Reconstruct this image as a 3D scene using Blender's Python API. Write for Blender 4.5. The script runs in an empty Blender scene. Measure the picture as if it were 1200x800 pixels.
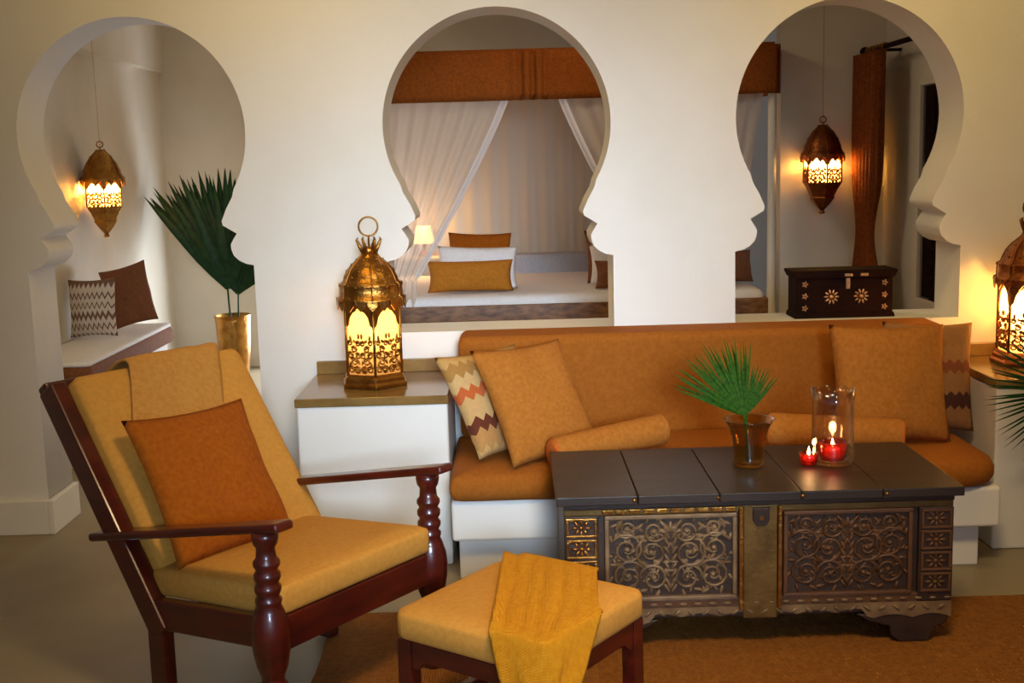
import bpy, bmesh, math, random
from mathutils import Vector, Matrix, noise
R = math.radians
PI = math.pi
scene = bpy.context.scene
col = scene.collection
random.seed(7)

# ------------------------------------------------------------------ camera
cam_d = bpy.data.cameras.new('camera')
cam_d.sensor_width = 36.0
cam_d.lens = 36.0 * 1400.0 / 1200.0
cam_d.clip_start = 0.05
cam = bpy.data.objects.new('camera', cam_d)
col.objects.link(cam)
pitch, roll = math.atan(215.0 / 1400.0), 0.028
fwd = Vector((0, math.cos(pitch), -math.sin(pitch)))
r0 = Vector((1, 0, 0)); u0 = r0.cross(fwd)
rr = r0 * math.cos(roll) - u0 * math.sin(roll)
uu = r0 * math.sin(roll) + u0 * math.cos(roll)
M4 = Matrix((rr, uu, -fwd)).transposed().to_4x4()
M4.translation = (0, 0, 1.5)
cam.matrix_world = M4
scene.camera = cam

# ------------------------------------------------------------------ colour management
vs = scene.view_settings
vs.view_transform = 'Standard'
vs.look = 'None'
vs.gamma = 1.0
vs.use_curve_mapping = False
vs.exposure = 0.0

# ------------------------------------------------------------------ world and daylight
world = bpy.data.worlds.new('world')
scene.world = world
world.use_nodes = True
wb = world.node_tree.nodes['Background']
wb.inputs[0].default_value = (0.62, 0.74, 1.0, 1)
wb.inputs[1].default_value = 0.45


def area(name, loc, target, sx, sy, power, color, spread=180):
    l = bpy.data.lights.new(name, 'AREA')
    l.shape = 'RECTANGLE'; l.size = sx; l.size_y = sy
    l.energy = power; l.color = color; l.spread = R(spread)
    o = bpy.data.objects.new(name, l); col.objects.link(o)
    o.location = loc
    d = Vector(target) - Vector(loc)
    o.rotation_euler = d.to_track_quat('-Z', 'Y').to_euler()
    return o


def point(name, loc, power, color, radius=0.03):
    l = bpy.data.lights.new(name, 'POINT')
    l.energy = power; l.color = color; l.shadow_soft_size = radius
    o = bpy.data.objects.new(name, l); col.objects.link(o)
    o.location = loc
    return o


# daylight entering from the open veranda on the camera side of the room
area('veranda_daylight', (0.5, -1.6, 1.9), (-0.05, 4.8, 0.85), 1.0, 0.9, 13, (0.60, 0.78, 1.0), 30)
# warm ceiling lamp of the sitting room
for lx in (-0.8, 1.5):
    area('ceiling_lamp', (lx, 3.5, 2.94), (lx, 4.84, 1.9), 0.5, 0.5, 11, (1.0, 0.68, 0.20), 130)
# warm fill light added overhead to brighten the seating and rug
area('seating_fill', (0.5, 1.7, 2.94), (0.45, 2.9, 0.0), 0.6, 0.6, 34, (1.0, 0.72, 0.36), 112)
# added daylight fill for the bedroom, at a made-up door hidden between the arches
area('bedroom_daylight_fill', (-1.38, 8.855, 0.55), (-1.38, 0.0, 0.55), 0.6, 0.85, 56, (0.80, 0.88, 1.0))
# general warm fill added high in the bedroom, out of view
area('bedroom_warm_fill', (0.3, 6.1, 2.56), (0.3, 6.5, 0.0), 0.5, 0.5, 8, (1.0, 0.80, 0.55))


# ------------------------------------------------------------------ materials
def new_mat(name):
    m = bpy.data.materials.new(name)
    m.use_nodes = True
    nt = m.node_tree
    b = nt.nodes['Principled BSDF']
    return m, nt, b


def lin(c):
    f = lambda v: (v / 255.0 / 12.92) if v <= 10 else ((v / 255.0 + 0.055) / 1.055) ** 2.4
    return (f(c[0]), f(c[1]), f(c[2]), 1)


def surf(name, c1, c2=None, scale=8.0, rough=0.8, metal=0.0, bump=0.0, bscale=60.0, detail=4.0, stretch=(1, 1, 1), sheen=0.0, coat=0.0, spec=0.5):
    m, nt, b = new_mat(name)
    N, L = nt.nodes, nt.links
    tc = N.new('ShaderNodeTexCoord'); mp = N.new('ShaderNodeMapping')
    mp.inputs['Scale'].default_value = stretch
    L.new(tc.outputs['Object'], mp.inputs[0])
    n1 = N.new('ShaderNodeTexNoise'); n1.inputs['Scale'].default_value = scale; n1.inputs['Detail'].default_value = detail
    L.new(mp.outputs[0], n1.inputs[0])
    rp = N.new('ShaderNodeValToRGB')
    rp.color_ramp.elements[0].position = 0.32; rp.color_ramp.elements[1].position = 0.68
    rp.color_ramp.elements[0].color = lin(c1); rp.color_ramp.elements[1].color = lin(c2 or c1)
    L.new(n1.outputs[0], rp.inputs[0]); L.new(rp.outputs[0], b.inputs['Base Color'])
    b.inputs['Roughness'].default_value = rough
    b.inputs['Metallic'].default_value = metal
    b.inputs['Specular IOR Level'].default_value = spec
    b.inputs['Sheen Weight'].default_value = sheen
    b.inputs['Coat Weight'].default_value = coat
    b.inputs['Coat Roughness'].default_value = 0.12
    if bump:
        n2 = N.new('ShaderNodeTexNoise'); n2.inputs['Scale'].default_value = bscale; n2.inputs['Detail'].default_value = 3
        L.new(mp.outputs[0], n2.inputs[0])
        bp = N.new('ShaderNodeBump'); bp.inputs['Strength'].default_value = bump; bp.inputs['Distance'].default_value = 0.01
        L.new(n2.outputs[0], bp.inputs['Height']); L.new(bp.outputs[0], b.inputs['Normal'])
    return m


def weave(name, c1, c2, scale=120.0, bump=0.35, sheen=0.0):
    """woven cloth: two crossed wave bands for the relief, noise for the colour"""
    m, nt, b = new_mat(name)
    N, L = nt.nodes, nt.links
    tc = N.new('ShaderNodeTexCoord')
    n1 = N.new('ShaderNodeTexNoise'); n1.inputs['Scale'].default_value = 70; n1.inputs['Detail'].default_value = 5
    L.new(tc.outputs['Object'], n1.inputs[0])
    rp = N.new('ShaderNodeValToRGB')
    rp.color_ramp.elements[0].position = 0.3; rp.color_ramp.elements[1].position = 0.7
    rp.color_ramp.elements[0].color = lin(c1); rp.color_ramp.elements[1].color = lin(c2)
    L.new(n1.outputs[0], rp.inputs[0]); L.new(rp.outputs[0], b.inputs['Base Color'])
    b.inputs['Roughness'].default_value = 0.9
    b.inputs['Specular IOR Level'].default_value = 0.2
    b.inputs['Sheen Weight'].default_value = sheen
    ws = []
    for ax in ('X', 'Z'):
        w = N.new('ShaderNodeTexWave'); w.bands_direction = ax; w.inputs['Scale'].default_value = scale
        w.inputs['Distortion'].default_value = 1.0
        L.new(tc.outputs['Object'], w.inputs[0]); ws.append(w)
    ad = N.new('ShaderNodeMath'); ad.operation = 'ADD'
    L.new(ws[0].outputs['Fac'], ad.inputs[0]); L.new(ws[1].outputs['Fac'], ad.inputs[1])
    bp = N.new('ShaderNodeBump'); bp.inputs['Strength'].default_value = bump; bp.inputs['Distance'].default_value = 0.003
    L.new(ad.outputs[0], bp.inputs['Height']); L.new(bp.outputs[0], b.inputs['Normal'])
    return m


def emit(name, color, strength):
    m, nt, b = new_mat(name)
    b.inputs['Base Color'].default_value = color
    b.inputs['Emission Color'].default_value = color
    b.inputs['Emission Strength'].default_value = strength
    return m


def sheer_mat(name, color, clear):
    m, nt, b = new_mat(name)
    N, L = nt.nodes, nt.links
    out = N['Material Output']
    N.remove(b)
    df = N.new('ShaderNodeBsdfDiffuse'); df.inputs[0].default_value = color
    tl = N.new('ShaderNodeBsdfTranslucent'); tl.inputs[0].default_value = color
    tr = N.new('ShaderNodeBsdfTransparent')
    a = N.new('ShaderNodeMixShader'); a.inputs[0].default_value = 0.5
    L.new(df.outputs[0], a.inputs[1]); L.new(tl.outputs[0], a.inputs[2])
    c = N.new('ShaderNodeMixShader'); c.inputs[0].default_value = clear
    L.new(a.outputs[0], c.inputs[1]); L.new(tr.outputs[0], c.inputs[2])
    L.new(c.outputs[0], out.inputs[0])
    return m


def glass_mat(name, tint, rough=0.05, body=0.0, bodycol=(1, 1, 1, 1)):
    """thin blown glass: fresnel gloss over tinted transparency, optional frosted body"""
    m, nt, b = new_mat(name)
    N, L = nt.nodes, nt.links
    out = N['Material Output']
    N.remove(b)
    tr = N.new('ShaderNodeBsdfTransparent'); tr.inputs[0].default_value = tint
    gl = N.new('ShaderNodeBsdfGlossy'); gl.inputs['Roughness'].default_value = rough
    lw = N.new('ShaderNodeLayerWeight'); lw.inputs['Blend'].default_value = 0.5
    fr = N.new('ShaderNodeMath'); fr.operation = 'POWER'; fr.inputs[1].default_value = 2.2; fr.use_clamp = True
    mn = N.new('ShaderNodeMath'); mn.operation = 'MAXIMUM'; mn.inputs[1].default_value = 0.32
    L.new(lw.outputs['Facing'], mn.inputs[0]); L.new(mn.outputs[0], fr.inputs[0])
    tl = N.new('ShaderNodeBsdfTranslucent'); tl.inputs[0].default_value = bodycol
    a = N.new('ShaderNodeMixShader'); a.inputs[0].default_value = body
    L.new(tr.outputs[0], a.inputs[1]); L.new(tl.outputs[0], a.inputs[2])
    c = N.new('ShaderNodeMixShader')
    L.new(fr.outputs[0], c.inputs[0]); L.new(a.outputs[0], c.inputs[1]); L.new(gl.outputs[0], c.inputs[2])
    L.new(c.outputs[0], out.inputs[0])
    return m


def stripe_mat(name, bands, axis='Z', jag=0.0, rough=0.9):
    """bands: list of (position 0..1, colour) across the generated coordinate"""
    m, nt, b = new_mat(name)
    N, L = nt.nodes, nt.links
    tc = N.new('ShaderNodeTexCoord'); sp = N.new('ShaderNodeSeparateXYZ')
    L.new(tc.outputs['Generated'], sp.inputs[0])
    src = sp.outputs[axis]
    if jag:
        w = N.new('ShaderNodeTexWave'); w.bands_direction = 'X'; w.inputs['Scale'].default_value = 3.2
        w.wave_profile = 'TRI'
        L.new(tc.outputs['Generated'], w.inputs[0])
        mm = N.new('ShaderNodeMath'); mm.operation = 'MULTIPLY_ADD'
        L.new(w.outputs['Fac'], mm.inputs[0]); mm.inputs[1].default_value = jag
        L.new(src, mm.inputs[2]); src = mm.outputs[0]
    rp = N.new('ShaderNodeValToRGB'); rp.color_ramp.interpolation = 'CONSTANT'
    els = rp.color_ramp.elements
    els[0].position, els[0].color = bands[0][0], lin(bands[0][1])
    els[1].position, els[1].color = bands[1][0], lin(bands[1][1])
    for p, c in bands[2:]:
        e = els.new(p); e.color = lin(c)
    L.new(src, rp.inputs[0])
    n = N.new('ShaderNodeTexNoise'); n.inputs['Scale'].default_value = 90
    L.new(tc.outputs['Object'], n.inputs[0])
    mx = N.new('ShaderNodeMix'); mx.data_type = 'RGBA'; mx.blend_type = 'MULTIPLY'; mx.inputs['Factor'].default_value = 0.35
    L.new(rp.outputs[0], mx.inputs['A']); L.new(n.outputs['Color'], mx.inputs['B'])
    L.new(mx.outputs['Result'], b.inputs['Base Color'])
    bp = N.new('ShaderNodeBump'); bp.inputs['Strength'].default_value = 0.3; bp.inputs['Distance'].default_value = 0.004
    L.new(n.outputs[0], bp.inputs['Height']); L.new(bp.outputs[0], b.inputs['Normal'])
    b.inputs['Roughness'].default_value = rough
    return m


PLASTER = surf('white_plaster', (230, 226, 217), (236, 233, 225), 3.0, 0.85, bump=0.12, bscale=25)
PLASTER2 = surf('bedroom_plaster', (214, 204, 184), (222, 213, 195), 3.0, 0.85, bump=0.12, bscale=25)
CEIL = surf('ceiling_plaster', (215, 205, 182), (222, 213, 192), 3.0, 0.9)
FLOORM = surf('polished_cement', (138, 124, 98), (152, 138, 112), 2.2, 0.42, bump=0.05, bscale=9, spec=0.4)
MAHOG = surf('mahogany', (58, 14, 10), (86, 24, 14), 6.0, 0.32, stretch=(1, 1, 4), bump=0.05, bscale=30, coat=0.5)
DARKWOOD = surf('dark_wood', (38, 26, 19), (54, 38, 28), 5.0, 0.38, stretch=(1, 6, 6), bump=0.1, bscale=40, spec=0.4)
CHESTWOOD = surf('chest_wood', (40, 24, 12), (62, 40, 20), 9.0, 0.5, bump=0.25, bscale=60)
CARVE = surf('carved_wood', (96, 72, 46), (136, 108, 74), 14.0, 0.45, bump=0.2, bscale=80)
CARVE2 = surf('carved_brown_wood', (72, 44, 20), (98, 62, 30), 14.0, 0.5, bump=0.2, bscale=80)
BRASS = surf('aged_brass', (150, 100, 42), (190, 138, 66), 18.0, 0.34, metal=1.0, bump=0.35, bscale=70)
BRONZE = surf('patinated_bronze', (92, 66, 28), (124, 94, 44), 12.0, 0.5, metal=0.6, bump=0.25, bscale=60)
COPPER = surf('dark_copper', (120, 66, 32), (165, 100, 52), 16.0, 0.38, metal=1.0, bump=0.35, bscale=70)
SOFA = weave('sofa_cloth', (152, 86, 22), (166, 98, 30), 150)
CREAM = weave('mustard_cream_cloth', (200, 142, 58), (212, 154, 70), 150)
TOWEL = weave('amber_towel', (204, 142, 62), (216, 158, 80), 90, 0.6)
GOLDP = weave('burnt_gold_cloth', (160, 80, 8), (180, 98, 16), 110, 0.5)
TANP = weave('tan_pillow_cloth', (168, 102, 34), (186, 118, 46), 130, 0.4)
THROW = weave('mustard_throw', (236, 156, 22), (246, 176, 40), 130, 0.8)
ORANGE = weave('bolster_end_cloth', (190, 92, 28), (206, 110, 42), 130)
SISAL = weave('sisal', (128, 76, 26), (154, 98, 40), 42, 0.9, 0.0)
BROWNF = weave('brown_valance_cloth', (126, 62, 14), (150, 80, 22), 90)
CURT = weave('rust_curtain_cloth', (112, 54, 18), (140, 74, 28), 90)
WHITEF = weave('white_linen', (232, 228, 225), (240, 238, 236), 120, 0.2)
BROWNP = weave('brown_pillow_cloth', (120, 74, 48), (140, 90, 60), 110)
GREYF = weave('grey_headboard_cloth', (176, 178, 182), (190, 192, 196), 110)
STONE = surf('polished_brown_stone', (112, 84, 44), (150, 118, 66), 9.0, 0.16, bump=0.03, bscale=20, spec=0.7)
SHEER = sheer_mat('sheer_voile', (0.74, 0.66, 0.57, 1), 0.32)
SHEERW = sheer_mat('sheer_hem', (0.92, 0.92, 0.95, 1), 0.2)
LEAF = surf('palm_green', (20, 56, 2), (50, 92, 8), 20.0, 0.65, spec=0.15)
LEAFD = surf('palm_dark_green', (8, 40, 10), (22, 66, 20), 20.0, 0.5, spec=0.25)
AMBERG = glass_mat('amber_glass', (0.80, 0.68, 0.38, 1), 0.06, 0.03, (0.8, 0.6, 0.2, 1))
CLEARG = glass_mat('clear_glass', (0.96, 0.92, 0.88, 1), 0.05)
REDG = glass_mat('ruby_glass', (0.75, 0.10, 0.05, 1), 0.08, 0.15, (0.8, 0.12, 0.04, 1))
PANE = glass_mat('frosted_amber_pane', (1.0, 0.92, 0.72, 1), 0.15, 0.6, (1.0, 0.90, 0.66, 1))
FLAME = emit('candle_flame', (1.0, 0.62, 0.22, 1), 40)
BULB = emit('warm_bulb', (1.0, 0.72, 0.34, 1), 12)
WAX = surf('candle_wax', (236, 214, 170), (240, 222, 184), 5, 0.5)
SHADE = emit('lamp_shade_lit', (1.0, 0.60, 0.24, 1), 3.0)
DARKPANE = surf('dark_shutter_wood', (24, 9, 5), (36, 15, 8), 8, 0.7, spec=0.06)
BLIND = surf('grey_green_blind', (128, 128, 100), (140, 140, 112), 8, 0.8)
SILVER = surf('brass_rosette', (190, 140, 96), (216, 172, 128), 20, 0.35, metal=0.8)
RAILW = surf('bed_rail_wood', (92, 58, 34), (150, 104, 66), 5.0, 0.5, stretch=(3, 1, 8))
STRIPE = stripe_mat('striped_kilim', [(0.0, (206, 164, 100)), (0.1, (190, 140, 78)), (0.26, (104, 44, 18)), (0.36, (208, 168, 108)),
                                      (0.56, (196, 96, 40)), (0.66, (212, 172, 112)), (0.78, (176, 128, 62)), (0.9, (206, 160, 92))], 'Z', 0.06)
STRIPE2 = stripe_mat('striped_brown_kilim', [(0.0, (150, 100, 56)), (0.12, (160, 108, 60)), (0.24, (76, 34, 18)), (0.37, (160, 110, 58)),
                                             (0.56, (136, 70, 28)), (0.66, (168, 116, 60)), (0.8, (158, 108, 52))], 'Z', 0.04)
_w, _b = (222, 210, 198), (128, 96, 78)
ZIG = stripe_mat('zigzag_print', [(0.0, _b), (0.08, _w), (0.2, _b), (0.25, _w), (0.36, _b), (0.45, _w), (0.56, _b), (0.6, _w), (0.72, _b), (0.77, _w), (0.92, _b)], 'Z', 0.10)
SMOKE = surf('dark_lid_wood', (38, 29, 22), (52, 40, 31), 4.0, 0.42, stretch=(1, 5, 5), bump=0.08, bscale=40, spec=0.4)


# ------------------------------------------------------------------ mesh helpers
class MB:
    def __init__(s):
        s.v = []; s.f = []

    def add(s, vs, fs, mat=None):
        o = len(s.v)
        s.v += [tuple(mat @ Vector(p)) if mat is not None else tuple(p) for p in vs]
        s.f += [tuple(i + o for i in f) for f in fs]
        return s

    def box(s, x0, x1, y0, y1, z0, z1, mat=None):
        vs = [(x, y, z) for z in (z0, z1) for y in (y0, y1) for x in (x0, x1)]
        fs = [(0, 2, 3, 1), (4, 5, 7, 6), (0, 1, 5, 4), (2, 6, 7, 3), (0, 4, 6, 2), (1, 3, 7, 5)]
        return s.add(vs, fs, mat)

    def lathe(s, prof, n=24, mat=None, cap=True, ph=0.0):
        vs = []; fs = []
        for r, z in prof:
            for k in range(n):
                a = 2 * PI * k / n + ph
                vs.append((r * math.cos(a), r * math.sin(a), z))
        m = len(prof)
        for i in range(m - 1):
            for k in range(n):
                k2 = (k + 1) % n
                fs.append((i * n + k, i * n + k2, (i + 1) * n + k2, (i + 1) * n + k))
        if cap:
            fs.append(tuple(range(n - 1, -1, -1)))
            fs.append(tuple((m - 1) * n + k for k in range(n)))
        return s.add(vs, fs, mat)

    def tube(s, pts, rad, n=6, closed=False, mat=None):
        pts = [Vector(p) for p in pts]
        m = len(pts); vs = []; fs = []
        rads = rad if isinstance(rad, (list, tuple)) else [rad] * m
        up = Vector((0.13, 0.21, 0.97))
        for i, p in enumerate(pts):
            if closed:
                t = pts[(i + 1) % m] - pts[i - 1]
            else:
                t = pts[min(i + 1, m - 1)] - pts[max(i - 1, 0)]
            t.normalize()
            a = t.cross(up)
            if a.length < 0.1:
                a = t.cross(Vector((1, 0, 0)))
            a.normalize(); b = t.cross(a)
            for k in range(n):
                q = 2 * PI * k / n
                vs.append(tuple(p + (a * math.cos(q) + b * math.sin(q)) * rads[i]))
        rng = m if closed else m - 1
        for i in range(rng):
            j = (i + 1) % m
            for k in range(n):
                k2 = (k + 1) % n
                fs.append((i * n + k, j * n + k, j * n + k2, i * n + k2))
        if not closed:
            fs.append(tuple(range(n))); fs.append(tuple((m - 1) * n + k for k in range(n - 1, -1, -1)))
        return s.add(vs, fs, mat)

    def prism(s, poly, y0, y1, mat=None):
        """poly: (x,z) points, extruded along y"""
        n = len(poly)
        vs = [(x, y0, z) for x, z in poly] + [(x, y1, z) for x, z in poly]
        fs = [tuple(range(n - 1, -1, -1)), tuple(range(n, 2 * n))]
        for i in range(n):
            j = (i + 1) % n
            fs.append((i, j, j + n, i + n))
        return s.add(vs, fs, mat)

    def blob(s, c, rx, ry, rz, ang=0.0, nu=6, nv=4):
        """flattened ellipsoid in the xz plane rotated by ang about y"""
        vs = []; fs = []
        for j in range(nv + 1):
            ph = -PI / 2 + PI * j / nv
            for k in range(nu):
                th = 2 * PI * k / nu
                x = rx * math.sin(ph); z = rz * math.cos(ph) * math.cos(th); y = ry * math.cos(ph) * math.sin(th)
                X = x * math.cos(ang) - z * math.sin(ang); Z = x * math.sin(ang) + z * math.cos(ang)
                vs.append((c[0] + X, c[1] + y, c[2] + Z))
        for j in range(nv):
            for k in range(nu):
                k2 = (k + 1) % nu
                fs.append((j * nu + k, j * nu + k2, (j + 1) * nu + k2, (j + 1) * nu + k))
        return s.add(vs, fs)

    def grid(s, fn, nu, nv, mat=None):
        vs = [fn(i / nu, j / nv) for j in range(nv + 1) for i in range(nu + 1)]
        w = nu + 1
        fs = [(j * w + i, j * w + i + 1, (j + 1) * w + i + 1, (j + 1) * w + i) for j in range(nv) for i in range(nu)]
        return s.add(vs, fs, mat)

    def build(s, name, mat, parent=None, smooth=False, bevel=0.0, seg=2, sub=0, solid=0.0, loc=None, rot=None):
        me = bpy.data.meshes.new(name)
        me.from_pydata(s.v, [], s.f)
        bm = bmesh.new(); bm.from_mesh(me)
        bmesh.ops.recalc_face_normals(bm, faces=bm.faces[:])
        if smooth:
            for f in bm.faces: f.smooth = True
        bm.to_mesh(me); bm.free()
        me.materials.append(mat)
        o = bpy.data.objects.new(name, me); col.objects.link(o)
        if parent is not None: o.parent = parent
        if loc is not None: o.location = loc
        if rot is not None: o.rotation_euler = rot
        if solid:
            md = o.modifiers.new('solid', 'SOLIDIFY'); md.thickness = solid; md.offset = 0
        if bevel:
            md = o.modifiers.new('bevel', 'BEVEL'); md.width = bevel; md.segments = seg; md.limit_method = 'ANGLE'
        if sub:
            md = o.modifiers.new('sub', 'SUBSURF'); md.levels = sub; md.render_levels = sub
        return o


def empty(name, loc=(0, 0, 0), rz=0.0):
    o = bpy.data.objects.new(name, None); col.objects.link(o)
    o.location = loc; o.rotation_euler = (0, 0, rz); o.empty_display_size = 0.1
    return o


def tag(o, label, cat, group=None):
    o['label'] = label; o['category'] = cat
    if group: o['group'] = group
    return o


def struct(o):
    o['kind'] = 'structure'
    return o


def box(name, b, mat, parent=None, bevel=0.0, seg=2):
    return MB().box(*b).build(name, mat, parent, bevel=bevel, seg=seg)


# ------------------------------------------------------------------ room shell
WY0, WY1 = 4.84, 5.12
ARCH = [(-1.495, 'door'), (-0.037, 'win'), (1.372, 'win')]
CZ, AR, SILL = 1.635, 0.455, 0.806


def arch_half():
    """half-profile of the keyhole opening: (half width, z) from the crown down to the jamb foot"""
    s = 1.0 / 293.0
    p = []
    for k in range(0, 33):
        a = R(90 - k * 3.75)                    # crown to -30 degrees
        p.append((AR * math.cos(a), CZ + AR * math.sin(a)))
    for hw, dy in ((113, 76), (105, 90), (99, 104), (100, 109), (108, 114), (116, 119), (112, 125), (108, 132), (108.5, 138), (111, 145), (117, 151), (125, 155), (134, 157), (134, 160)):
        p.append((hw * s, CZ - dy * s))
    return p


def wall_curve():
    cu = bpy.data.curves.new('wall', 'CURVE'); cu.dimensions = '2D'; cu.fill_mode = 'BOTH'
    cu.extrude = (WY1 - WY0) / 2

    def spl(pts):
        sp = cu.splines.new('POLY'); sp.points.add(len(pts) - 1)
        for q, (x, z) in zip(sp.points, pts): q.co = (x, z, 0, 1)
        sp.use_cyclic_u = True
    h = arch_half()
    cx = ARCH[0][0]
    door = [(cx - 0.457, 0.0)] + [(cx - w, z) for w, z in reversed(h)] + [(cx + w, z) for w, z in h[1:]] + [(cx + 0.457, 0.0)]
    spl([(-3.3, 0), ] + door + [(3.3, 0), (3.3, 3.0), (-3.3, 3.0)])
    for cx in (ARCH[1][0], ARCH[2][0]):
        spl([(cx - 0.457, SILL)] + [(cx - w, z) for w, z in reversed(h)] + [(cx + w, z) for w, z in h[1:]] + [(cx + 0.457, SILL)])
    ob = bpy.data.objects.new('tmp', cu); col.objects.link(ob)
    dg = bpy.context.evaluated_depsgraph_get()
    me = bpy.data.meshes.new_from_object(ob.evaluated_get(dg))
    bpy.data.objects.remove(ob)
    me.name = 'wall_back'
    me.transform(Matrix.Translation((0, (WY0 + WY1) / 2, 0)) @ Matrix.Rotation(R(90), 4, 'X'))
    me.materials.clear(); me.materials.append(PLASTER)
    o = bpy.data.objects.new('wall_back', me); col.objects.link(o)
    return struct(o)


wall_curve()
struct(box('floor', (-3.5, 3.5, -2.6, 9.1, -0.1, 0.0), FLOORM))
struct(box('ceiling', (-3.5, 3.5, -2.6, 5.12, 3.0, 3.1), CEIL))
struct(box('wall_left', (-3.4, -3.3, -2.6, 5.12, 0, 3.0), PLASTER))
struct(box('wall_right', (3.3, 3.4, -2.6, 5.12, 0, 3.0), PLASTER))
# bedroom beyond the arches
struct(box('wall_bedroom_left', (-2.62, -2.52, 5.12, 8.9, 0, 2.6), PLASTER2))
struct(box('wall_bedroom_back', (-2.62, 3.0, 8.9, 9.0, 0, 2.6), PLASTER2))
struct(box('ceiling_bedroom', (-2.62, 3.0, 5.12, 9.0, 2.6, 2.7), CEIL))
mb = MB()
mb.add([(-2.52, 5.13, 2.18), (-2.30, 5.13, 2.18), (-2.48, 8.9, 2.18), (-2.52, 8.9, 2.18), (-2.52, 5.13, 2.6), (-2.30, 5.13, 2.6), (-2.48, 8.9, 2.6), (-2.52, 8.9, 2.6)],
       [(0, 1, 2, 3), (4, 7, 6, 5), (0, 4, 5, 1), (1, 5, 6, 2), (2, 6, 7, 3), (3, 7, 4, 0)])
struct(mb.build('trim_1', PLASTER2))                       # dropped beam along the bedroom's side wall
struct(box('wall_bedroom_partition', (1.63, 2.25, 7.2, 7.32, 0, 2.6), PLASTER2))
# side wall with a shuttered window
wr = MB()
wr.box(2.25, 2.4, 5.12, 5.75, 0, 2.6); wr.box(2.25, 2.4, 6.62, 7.32, 0, 2.6)
wr.box(2.25, 2.4, 5.75, 6.62, 0, 0.64); wr.box(2.25, 2.4, 5.75, 6.62, 1.86, 2.6)
struct(wr.build('wall_bedroom_right', PLASTER2))
w = struct(MB().box(2.245, 2.27, 6.585, 6.62, 0.64, 1.86).box(2.245, 2.27, 5.75, 5.785, 0.64, 1.86).box(2.245, 2.27, 5.785, 6.585, 0.64, 0.675).box(2.245, 2.27, 5.785, 6.585, 1.825, 1.86).build('window_1', PLASTER2, bevel=0.004))
sh = MB().box(2.275, 2.30, 6.385, 6.58, 0.68, 1.82).build('shutter', DARKPANE, w, bevel=0.004)
for k in range(14):
    MB().box(2.268, 2.280, 6.41, 6.555, 0.74 + k * 0.075, 0.795 + k * 0.075).build('slat', DARKPANE, sh)
MB().box(2.31, 2.325, 5.79, 6.40, 0.68, 1.82).build('blind', BLIND, w)
MB().box(2.33, 2.36, 5.76, 6.61, 0.65, 1.85).build('pane', DARKPANE, w)
# made-up garden door, added on the far wall to frame the daylight fill
d = struct(MB().box(-1.75, -1.70, 8.84, 8.9, 0, 1.06).box(-1.06, -1.01, 8.84, 8.9, 0, 1.06).box(-1.70, -1.06, 8.84, 8.9, 1.0, 1.06).build('added_door_1', DARKPANE, bevel=0.004))
MB().box(-1.395, -1.365, 8.838, 8.852, 0.1, 1.0).build('glazing_bar', DARKPANE, d)
MB().box(-1.70, -1.06, 8.84, 8.9, 0, 0.10).build('kick_rail', DARKPANE, d)
# skirting
bb = MB()
bb.box(-3.3, -1.952, 4.815, 4.84, 0, 0.145).box(-1.952, -1.927, 4.815, 5.12, 0, 0.145)
struct(bb.build('baseboard_back', PLASTER, bevel=0.004))
struct(MB().box(-1.038, -0.80, 4.815, 4.84, 0, 0.145).build('baseboard_front', PLASTER, bevel=0.004))

# ------------------------------------------------------------------ rug
rg = MB()
rg.grid(lambda a, b: (-0.62 + 3.5 * a + 0.01 * math.sin(b * 17), 1.4 + 2.42 * b, 0.0045 + 0.001 * math.sin(b * 700)), 6, 200)
rug = rg.build('sisal_rug', SISAL, solid=0.006)
tag(rug, 'flat brown sisal rug under the carved chest and ottoman', 'rug')

# ------------------------------------------------------------------ masonry side tables
def side_table(x0, x1, label):
    t = empty('side_table', ((x0 + x1) / 2, 4.56, 0))
    hw = (x1 - x0) / 2
    MB().box(-hw, hw, -0.26, 0.275, 0.0, 0.615).build('body', PLASTER, t, bevel=0.01, seg=3)
    MB().box(-hw - 0.004, hw + 0.004, -0.266, 0.275, 0.615, 0.648).build('top_slab', STONE, t, bevel=0.004)
    MB().box(-hw + 0.0, hw, 0.25, 0.275, 0.648, 0.70).build('upstand', STONE, t, bevel=0.003)
    return tag(t, label, 'side table')


side_table(-0.80, -0.243, 'white plastered masonry side table with polished brown top, by the armchair')
side_table(1.775, 2.55, 'white plastered masonry side table beside the sofa end with the green palm leaf')

# ------------------------------------------------------------------ built-in sofa
sofa = tag(empty('built_in_sofa', (0.738, 4.44, 0)), 'long built-in sofa with white plastered base and caramel upholstery', 'sofa')
SX = 0.968
MB().box(-SX, SX, -0.375, 0.39, 0.165, 0.31).build('base', PLASTER, sofa, bevel=0.012, seg=3)
MB().box(-SX + 0.02, SX - 0.045, -0.30, 0.39, 0.0, 0.165).build('plinth', PLASTER, sofa, bevel=0.006)


def rounded_rect(x0, x1, y0, y1, r, n=8, corners=(1, 1, 1, 1)):
    pts = []
    for (cx, cy, a0, on) in ((x1, y1, 0, corners[0]), (x0, y1, 90, corners[1]), (x0, y0, 180, corners[2]), (x1, y0, 270, corners[3])):
        rr_ = r if on else 0.015
        sx = -1 if cx == x1 else 1; sy = -1 if cy == y1 else 1
        for k in range(n + 1):
            a = R(a0 + 90 * k / n)
            pts.append((cx + sx * rr_ + rr_ * math.cos(a), cy + sy * rr_ + rr_ * math.sin(a)))
    return pts


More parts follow.
